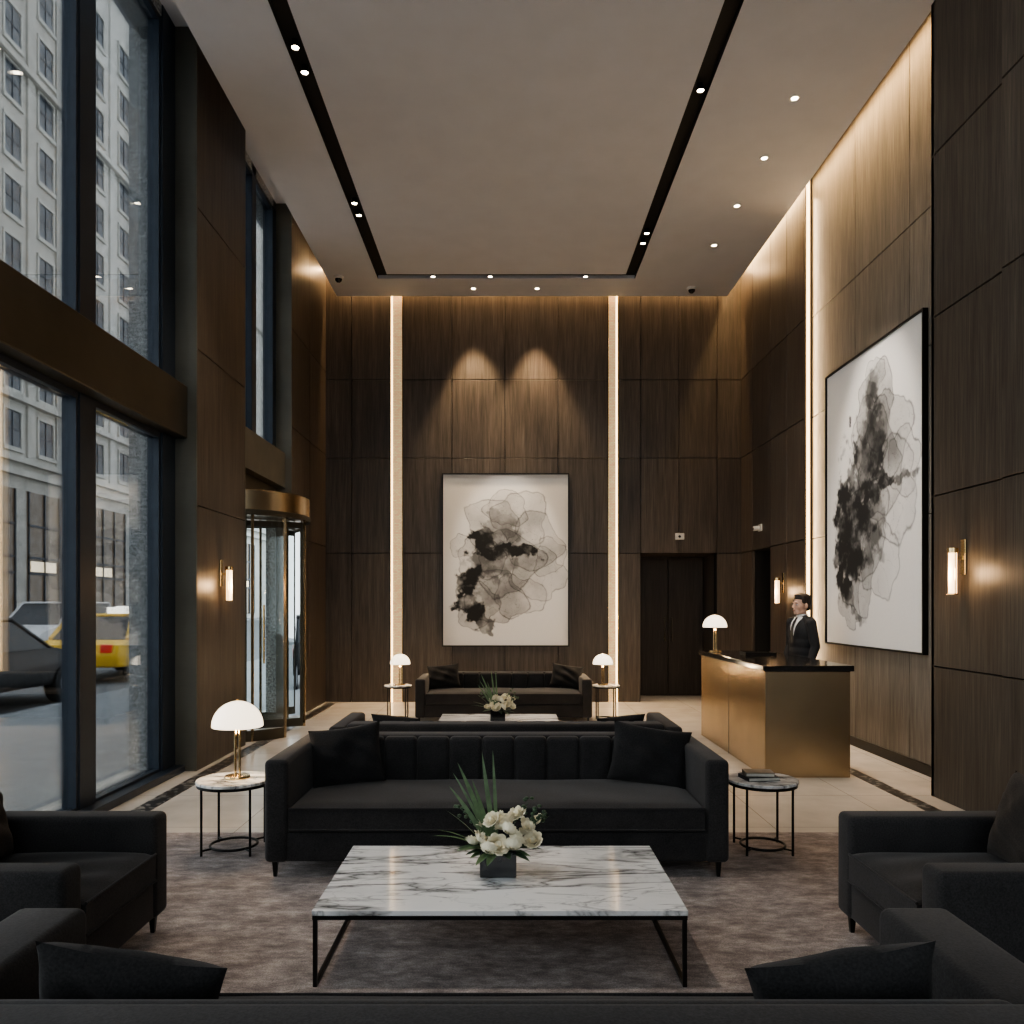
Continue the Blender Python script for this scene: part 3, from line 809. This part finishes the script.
def artwork(loc, rotz, w, h, petals, darks, seed, label):
    e = thing('framed_artwork', loc, label, 'painting', rotz)
    f = .018; mb = MB()
    mb.box(-w/2, w/2, -.05, 0, h-f, h).box(-w/2, w/2, -.05, 0, 0, f).box(-w/2, -w/2+f, -.05, 0, f, h-f).box(w/2-f, w/2, -.05, 0, f, h-f)
    mb.box(-w/2+f, w/2-f, -.012, -.001, f, h-f)
    mb.obj('frame', BLACK, e)
    cw, chh = w-2*f, h-2*f; nx = 270; ny = int(nx*chh/cw)
    L = ink(nx, ny, chh/cw, petals, darks, seed)
    xs = np.linspace(-cw/2, cw/2, nx); zs = np.linspace(h-f, f, ny)
    X, Z = np.meshgrid(xs, zs)
    vs = np.stack([X.ravel(), np.full(X.size, -.03), Z.ravel()], 1)
    idx = np.arange(nx*ny).reshape(ny, nx)
    q = np.stack([idx[:-1, :-1].ravel(), idx[1:, :-1].ravel(), idx[1:, 1:].ravel(), idx[:-1, 1:].ravel()], 1)
    me = bpy.data.meshes.new('canvas'); me.from_pydata(vs.tolist(), [], q.tolist())
    ca = me.color_attributes.new('ink', 'FLOAT_COLOR', 'POINT')
    l = L.ravel()
    col = np.stack([.80*l, .775*l, .74*l, np.ones_like(l)], 1)
    ca.data.foreach_set('color', col.astype(np.float32).ravel())
    mobj('canvas', me, ARTM, e)
    return e
ARTM, nt, b, o = newmat('ink_wash_canvas')
at = N(nt, 'ShaderNodeAttribute', attribute_name='ink')
nt.links.new(mixc(nt, at.outputs['Color'], ramp(nt, noise(nt, coords(nt), 120, 3), [(.3, (.94,.94,.94)), (.7, (1,1,1))]), 1, 'MULTIPLY'), b.inputs['Base Color'])
b.inputs['Roughness'].default_value = .85
artwork((-.02, YB-.001, .86), 0, 1.96, 2.67,
        [(.38,.30,.20,.24,.30), (.62,.26,.22,.22,.2), (.74,.40,.20,.24,.25), (.76,.58,.20,.22,.22), (.52,.52,.26,.26,.32), (.42,.72,.24,.20,.28), (.26,.76,.17,.17,.3), (.60,.72,.20,.16,.18), (.5,.2,.16,.14,.2), (.3,.5,.2,.2,.25), (.85,.48,.12,.16,.15), (.14,.42,.10,.10,.2)],
        [(.30,.38,.14,.06,.3,1), (.48,.46,.30,.045,.05,1), (.20,.66,.14,.08,-.6,1), (.18,.77,.11,.06,.2,1), (.42,.52,.20,.14,.4,.6), (.33,.84,.12,.05,.9,.8), (.44,.33,.14,.12,1.2,.6), (.30,.6,.12,.2,0,.4)], 11,
        'abstract black ink wash painting in thin black frame')
artwork((XA-.001, 8.10, 1.06), R(-90), 2.16, 3.05,
        [(.56,.20,.20,.20,.3), (.68,.32,.20,.20,.2), (.72,.50,.20,.24,.2), (.58,.42,.22,.26,.32), (.46,.60,.24,.24,.32), (.36,.76,.20,.20,.32), (.28,.86,.15,.12,.3), (.60,.72,.2,.16,.15), (.55,.12,.12,.12,.2), (.82,.42,.12,.16,.15), (.5,.3,.2,.2,.2)],
        [(.42,.42,.18,.22,.2,.9), (.34,.55,.20,.17,.5,1), (.54,.50,.34,.035,-.15,.95), (.26,.68,.15,.15,.8,1), (.22,.80,.12,.12,.1,1), (.50,.30,.14,.2,.1,.75), (.42,.60,.24,.18,.4,.75), (.55,.18,.10,.16,.2,.5), (.30,.88,.12,.06,.3,.8)], 42,
        'tall abstract ink wash painting in thin black frame on lighter panelled wall')

# ------------------------------------------------------------------ person
def remesh(mb, voxel, smooth=2, fac=.5):
    me = bpy.data.meshes.new('tmp'); mb.bm.to_mesh(me); mb.bm.free()
    o = bpy.data.objects.new('tmp', me); C.objects.link(o)
    m = o.modifiers.new('r', 'REMESH'); m.mode = 'VOXEL'; m.voxel_size = voxel
    if smooth: s_ = o.modifiers.new('s', 'SMOOTH'); s_.iterations = smooth; s_.factor = fac
    bpy.context.view_layer.update()
    dg = bpy.context.evaluated_depsgraph_get()
    me2 = bpy.data.meshes.new_from_object(o.evaluated_get(dg))
    bpy.data.objects.remove(o); me2.materials.clear(); return me2
SKIN = m_simple('skin', (.60,.38,.28), .5, 0, 30, .06)
SUIT = m_simple('black_suit_wool', (.012,.012,.014), .8, 0, 80, .2)
SHIRT = m_simple('white_shirt', (.78,.78,.77), .7)
HAIR = m_simple('dark_brown_hair', (.022,.014,.009), .5, 0, 60, .4)
TIE = m_simple('black_tie', (.006,.006,.007), .5)
EYE = m_simple('dark_eye', (.02,.015,.01), .2)
EYEW = m_simple('eye_white', (.7,.68,.65), .3)
LIP = m_simple('lips_tone', (.42,.2,.16), .5)
pp = thing('person', (3.17, 8.62, 0), 'person in black suit, white shirt and tie standing behind desk', 'person', R(-72))
mb = MB()
mb.ell((0,.018,1.535), .071, .092, .083, 3).ell((0,-.022,1.485), .056, .066, .085, 3).ell((0,-.042,1.425), .040, .046, .030, 3)
mb.ell((0,-.085,1.500), .009, .020, .022, 2).ell((0,-.097,1.484), .0105, .019, .015, 2).ell((0,-.103,1.476), .013, .012, .009, 2)
mb.ell((0,-.084,1.449), .021, .010, .005, 2).ell((0,-.083,1.438), .019, .010, .006, 2).ell((0,-.078,1.527), .048, .014, .009, 2)
mb.ell((0,-.078,1.413), .016, .013, .012, 2)
for s in (-1, 1):
    mb.ell((s*.034,-.062,1.478), .018, .018, .016, 2)
    mb.cap((s*.04,.0,1.432), (s*.02,-.06,1.41), .020, .016)
    mb.ell((s*.073,.014,1.487), .009, .018, .029, 2, Matrix.Rotation(R(-10), 4, 'X'))
    mb.cap((s*.155,0,1.315), (s*.205,.02,1.06), .045, .038); mb.cap((s*.205,.02,1.06), (s*.205,-.07,.84), .037, .026)
    mb.ell((s*.205,-.088,.795), .018, .036, .045, 2)
    for f_, (dy, L_) in enumerate(((-.030,.070), (-.010,.078), (.010,.072), (.028,.058))):
        p0 = Vector((s*.205, -.093+dy*.9, .76)); p1 = p0+Vector((-s*.008, -.008, -L_*.55)); p2 = p1+Vector((-s*.020, .004, -L_*.45))
        mb.cap(p0, p1, .0088, .0082); mb.cap(p1, p2, .0082, .0072)
    mb.cap((s*.195,-.115,.80), (s*.185,-.14,.765), .011, .010); mb.cap((s*.185,-.14,.765), (s*.178,-.145,.735), .0095, .008)
    mb.cap((s*.09,0,.80), (s*.095,-.01,.45), .075, .05); mb.cap((s*.095,-.01,.45), (s*.10,.02,.08), .048, .034)
    mb.ell((s*.10,-.035,.045), .04, .11, .035, 2)
mb.cap((0,.02,1.30), (0,.010,1.46), .052, .048)
mb.ell((0,0,1.2), .150, .092, .16, 3).ell((0,0,1.03), .130, .088, .14, 3).ell((0,.01,.87), .145, .095, .11, 3).cap((-.14,0,1.315), (.14,0,1.315), .045, .045)
mobj('body', remesh(mb, .0045, 1), SKIN, pp, True)
mb = MB()
mb.ell((0,0,1.2), .168, .110, .175, 3).ell((0,0,1.10), .158, .108, .15, 3).ell((0,0,1.0), .152, .107, .15, 3).ell((0,.003,.92), .156, .112, .13, 3).ell((0,.005,.86), .162, .116, .11, 3)
for s in (-1, 1):
    mb.cap((s*.05,.012,1.345), (s*.150,.005,1.315), .050, .056)
    mb.cap((s*.158,0,1.305), (s*.205,.02,1.06), .060, .050); mb.cap((s*.205,.02,1.06), (s*.207,-.065,.845), .049, .038)
mb.lathe([(.075, 1.31), (.066, 1.375)], (0,.018,0), 24)
jme = remesh(mb, .008, 4)
jbvh = BVHTree.FromPolygons([v.co.copy() for v in jme.vertices], [tuple(p.vertices) for p in jme.polygons])
mobj('jacket', jme, SUIT, pp, True)
mb = MB()
for s in (-1, 1):
    mb.cap((s*.08,0,.80), (s*.092,-.01,.45), .088, .066); mb.cap((s*.092,-.01,.45), (s*.10,.015,.09), .064, .052)
mobj('trousers', remesh(mb, .012, 2), SUIT, pp, True)
for s in (-1, 1):
    mb = MB(); mb.ell((s*.10,-.045,.05), .05, .135, .05, 3).box(s*.10-.045, s*.10+.045, -.16, .06, 0, .03, .012)
    mobj('shoe', remesh(mb, .008, 2), STONEB, pp, True)
def drape(name, fn, z0, z1, off, mat, nz=16, nx=8):
    mb = MB(); g = []
    for i in range(nz+1):
        z = z0+(z1-z0)*i/nz; a, c = fn(z); row = []
        for j in range(nx+1):
            x = a+(c-a)*j/nx
            h_ = jbvh.ray_cast(Vector((x, -1, z)), Vector((0, 1, 0)))
            y = h_[0].y-off if h_[0] else -.06
            row.append(mb.bm.verts.new((x, y, z)))
        g.append(row)
    for i in range(nz):
        for j in range(nx): mb.bm.faces.new((g[i][j], g[i][j+1], g[i+1][j+1], g[i+1][j]))
    return mb.obj(name, mat, pp, True)
vw = lambda z: .066*(z-1.08)/.28
drape('shirt', lambda z: (-vw(z), vw(z)), 1.08, 1.372, .004, SHIRT)
drape('necktie', lambda z: (-.022, .022) if z < 1.33 else (-.016, .016), 1.09, 1.368, .011, TIE, 12, 3)
for s in (-1, 1):
    drape('lapel', lambda z, s=s: tuple(sorted((s*vw(z+.005), s*(vw(z+.005)+.038*math.sin(math.pi*min(1, max(0, (z-1.06)/.29))))))), 1.07, 1.345, .010, SUIT, 12, 3)
MB().lathe([(.059, 1.355), (.0575, 1.400), (.052, 1.402)], (0,.016,0), 28, cap=False).obj('shirt_collar', SHIRT, pp, True)
mb = MB()
mb.ell((0,.018,1.578), .077, .092, .055, 3).ell((0,.045,1.53), .078, .073, .078, 3).ell((0,-.038,1.600), .056, .036, .018, 3, Matrix.Rotation(R(-15), 4, 'X')).ell((0,.070,1.472), .052, .035, .04, 3)
for s in (-1, 1): mb.ell((s*.066,-.010,1.545), .012, .034, .034, 2)
mobj('hair', remesh(mb, .005, 3), HAIR, pp, True)
for s in (-1, 1):
    MB().ell((s*.028,-.0765,1.503), .012, .009, .0065, 2).obj('eye', EYEW, pp, True)
    MB().ell((s*.028,-.0838,1.503), .0052, .003, .0055, 2).obj('iris', EYE, pp, True)
    MB().ell((s*.028,-.088,1.523), .018, .006, .0035, 2).obj('eyebrow', HAIR, pp, True)
MB().ell((0,-.0915,1.4435), .020, .005, .007, 2).obj('lips', LIP, pp, True)

# ------------------------------------------------------------------ exterior
ASPH = m_simple('asphalt', (.15,.155,.16), .8, 0, 15, .2)
PAVE = m_simple('pavement', (.27,.28,.285), .75, 0, 6, .12)
g = MB().box(-26.5, -7.0, -40, 130, -.4, -.16).obj('street', ASPH); g['label'] = 'grey asphalt street outside the windows'; g['category'] = 'street'; g['kind'] = 'stuff'
g = MB().box(-7.0, -3.46, -40, 130, -.4, -.02, .02, 1).obj('sidewalk', PAVE); g['label'] = 'pale concrete sidewalk beside lobby windows'; g['category'] = 'sidewalk'; g['kind'] = 'stuff'
g = MB().box(-3.45, 30, -40, -3.2, -.4, -.02, .02, 1).obj('sidewalk', PAVE); g['label'] = 'unseen pale concrete ground added outside front glazing'; g['category'] = 'sidewalk'; g['kind'] = 'stuff'  # unseen ground added to cover the bright sky below the horizon
g = MB().box(-30, -26.5, -40, 130, -.4, -.02, .02, 1).obj('sidewalk', PAVE); g['label'] = 'pale concrete sidewalk across the street'; g['category'] = 'sidewalk'; g['kind'] = 'stuff'
LIME = m_simple('limestone', (.44,.425,.39), .85, 0, 1.2, .15)
LIME2 = m_simple('pale_limestone', (.54,.53,.50), .85, 0, 1.2, .15)
WGL = m_simple('dark_window_glass', (.09,.10,.115), .15, 0, 1, .5)
WFR = m_simple('window_trim_stone', (.47,.46,.425), .8)
SHOP = m_simple('shop_glass', (.06,.065,.07), .15, 0, 1.2, .6, emis=(1,.65,.3), estr=.16)
SHOPL = m_emit('shop_lights', (1,.72,.35), 2.2)
mbw = MB(); mbw.box(-.08, .02, -.80, .80, 0, 2.2); mbw.mi = 1
mbw.box(-.02, .10, -.95, -.80, -.12, 2.3).box(-.02, .10, .80, .95, -.12, 2.3).box(-.02, .12, -.95, .95, 2.2, 2.4).box(-.02, .18, -1.0, 1.0, -.25, 0)
mbw.mi = 2; mbw.box(.02, .06, -.80, .80, 1.06, 1.14).box(.02, .06, -.03, .03, 0, 2.2)
_w = mbw.obj('tmpw', [WGL, WFR, MULL]); WINM = _w.data; bpy.data.objects.remove(_w)
def building(y0, y1, cols, mat, label, floors, h, bays):
    e = thing('building', (-30, (y0+y1)/2, 0), label, 'building'); yc = (y0+y1)/2
    mb = MB(); mb.box(-16, 0, y0-yc, y1-yc, -.4, h)
    for z in (9.4, 10.2, 13.95, 34.4): mb.box(0, .45, y0-yc, y1-yc, z, z+.35)
    for c, d in zip(cols, cols[1:]):
        m_ = (c+d)/2-yc; mb.box(0, .16, m_-.35, m_+.35, 10.5, h)
    mb.obj('facade', mat, e)
    for c in cols:
        for f_ in range(floors):
            o = bpy.data.objects.new('window', WINM); C.objects.link(o); o.parent = e
            o.location = (.0, c-yc, 11.1+3.5*f_)
    for a0 in bays:
        a = a0-yc
        sh = MB().box(-.02, .06, a, a+5.2, .5, 8.6).obj('shop_window', SHOP, e)
        mb = MB()
        for t in (0, 1.7, 3.4, 5.1): mb.box(.06, .16, a+t, a+t+.1, .5, 8.6)
        for z in (3.4, 4.4, 6.4): mb.box(.06, .16, a, a+5.2, z, z+.14)
        mb.obj('shop_frame', MULL, sh)
        MB().box(.065, .1, a+.3, a+3.1, 3.6, 4.25).obj('shop_light_band', SHOPL, sh)
    return e
building(30, 56, [41.5, 45, 48.5, 52, 54.9], LIME, 'tall grey limestone office building with rows of windows', 10, 47, [36.5, 43.5, 50])
building(56.3, 104, [58.6+4*i for i in range(10)], LIME2, 'tall pale stone building with regular windows', 10, 50, [57.5+8*i for i in range(5)])

TYRE = m_simple('tyre_rubber', (.015,.015,.015), .8); HUB = m_simple('alloy_hub', (.4,.4,.42), .3, .9)
CGL = m_simple('car_glass', (.02,.025,.03), .08); HLT = m_emit('head_lamp', (1,.95,.85), 4)
RLT = m_emit('tail_lamp', (1,.05,.02), .7, (.3,.02,.02))
def car(loc, rotz, col, label, suv=False, taxi=False):
    e = thing('car', loc, label, 'car', rotz)
    pm = m_simple('car_paint', col, .45, 0, 5, .05, coat=.1)
    hw = .9; z = .35; top = 1.75 if suv else 1.45; belt = 1.05 if suv else .92
    low = [(-2.3,z), (-2.35,.6), (-2.3,belt-.08), (-1.5,belt+.02), (1.1,belt+.02), (2.0,belt-.12), (2.3,belt-.28), (2.35,.5), (2.28,z),
           (1.78,z-.02), (1.72,.62), (1.4,.72), (1.08,.62), (1.02,z-.02), (-1.02,z-.02), (-1.08,.62), (-1.4,.72), (-1.72,.62), (-1.78,z-.02)]
    MB().prism(low, -hw, hw, .05).obj('body', pm, e, True)
    ra, rb = (-2.15, .35) if suv else (-1.25, .2)
    mb = MB(); b = mb.bm
    bl = [(-2.2 if suv else -1.8), 1.15]; tl = [ra, rb]; z0, z1 = belt-.03, top-.02
    v = [b.verts.new(p) for p in ((bl[0], -hw+.06, z0), (bl[1], -hw+.06, z0), (bl[1], hw-.06, z0), (bl[0], hw-.06, z0),
                                  (tl[0], -hw+.2, z1), (tl[1], -hw+.2, z1), (tl[1], hw-.2, z1), (tl[0], hw-.2, z1))]
    for f in ((0,1,2,3), (4,5,6,7), (0,1,5,4), (1,2,6,5), (2,3,7,6), (3,0,4,7)): b.faces.new([v[i] for i in f])
    bmesh.ops.bevel(b, geom=b.edges[:], offset=.04, segments=3, affect='EDGES')
    mb.obj('windows', CGL, e, True)
    MB().box(ra-.03, rb+.05, -hw+.19, hw-.19, top-.05, top+.01, .025, 3).obj('roof', pm, e, True)
    for sy in (-1, 1):
        for p0, p1, r_ in (((-.5, sy*(hw-.07), belt), (-.45, sy*(hw-.2), top-.02), .035), ((1.1, sy*(hw-.07), belt), (rb, sy*(hw-.21), top-.02), .035),
                       ((-2.15 if suv else -1.75, sy*(hw-.07), belt), (ra, sy*(hw-.21), top-.02), .05)):
            MB().cyl(p0, p1, r_, n=8).obj('roof_pillar', pm, e, True)
    for sx in (-1.4, 1.4):
        for sy in (-1, 1):
            w_ = MB().cyl((sx, sy*(hw-.2), .33), (sx, sy*(hw+.01), .33), .33, n=28).obj('wheel', TYRE, e, True)
            MB().cyl((sx, sy*(hw), .33), (sx, sy*(hw+.02), .33), .2, n=20).obj('hub_cap', HUB, w_, True)
    for sy in (-1, 1):
        MB().box(2.24, 2.34, sy*.62-.16, sy*.62+.16, .62, .74, .02).obj('headlight', HLT, e)
        MB().box(-2.36, -2.28, sy*.66-.12, sy*.66+.12, .66, .84, .02).obj('tail_light', RLT, e)
    if taxi: MB().box(-.5, -.3, -.25, .25, top+.01, top+.16, .02).obj('roof_light', HLT, e)
    return e
car((-8.5, 12.4, -.16), R(90), (.004,.004,.005), 'black sedan passing on the street')
car((-9.0, 19.0, -.16), R(90), (.80,.50,.04), 'yellow taxi driving on the street', taxi=True)
car((-14.2, 25.0, -.16), R(-90), (.6,.6,.6), 'white suv driving on the street', suv=True)
car((-17.5, 36, -.16), R(-90), (.75,.44,.04), 'yellow taxi further along the street', taxi=True)

# ------------------------------------------------------------------ world, portals, camera
wd = bpy.data.worlds.new('sky'); bpy.context.scene.world = wd; wd.use_nodes = True
nt = wd.node_tree; bg = nt.nodes['Background']
tc = nt.nodes.new('ShaderNodeTexCoord'); sp = nt.nodes.new('ShaderNodeSeparateXYZ'); nt.links.new(tc.outputs['Generated'], sp.inputs[0])
cr = nt.nodes.new('ShaderNodeValToRGB'); cr.color_ramp.elements[0].position = .0; cr.color_ramp.elements[0].color = (.86,.88,.90,1)
cr.color_ramp.elements[1].position = .8; cr.color_ramp.elements[1].color = (.78,.84,.92,1)
nt.links.new(sp.outputs[2], cr.inputs[0]); nt.links.new(cr.outputs[0], bg.inputs[0]); bg.inputs[1].default_value = 3.2

for (x, y, z, sx_, sy_, rt) in ((-3.45, 2.1, 3.3, 6.5, 10.2, (0, R(-90), 0)), (-3.45, 9.5, 4.9, 3.2, 1.8, (0, R(-90), 0)), (.3, -3.25, 3.0, 5.7, 6, (R(90), 0, 0))):
    p = lamp('AREA', 'window_portal', (x, y, z), 1, (1,1,1), rt, shape='RECTANGLE', size=sx_, size_y=sy_)
    p.data.cycles.is_portal = True

cam = bpy.data.cameras.new('camera'); co = bpy.data.objects.new('camera', cam); C.objects.link(co)
co.location = (0, 0, 1.5); co.rotation_euler = (R(90), 0, 0)
cam.sensor_width = 36; cam.lens = 28.125; cam.shift_x = .005; cam.shift_y = .0908; cam.clip_end = 400
bpy.context.scene.camera = co
try:
    bpy.context.scene.view_settings.view_transform = 'AgX'
    bpy.context.scene.view_settings.look = 'AgX - Medium High Contrast'
except Exception as ex: print(ex)
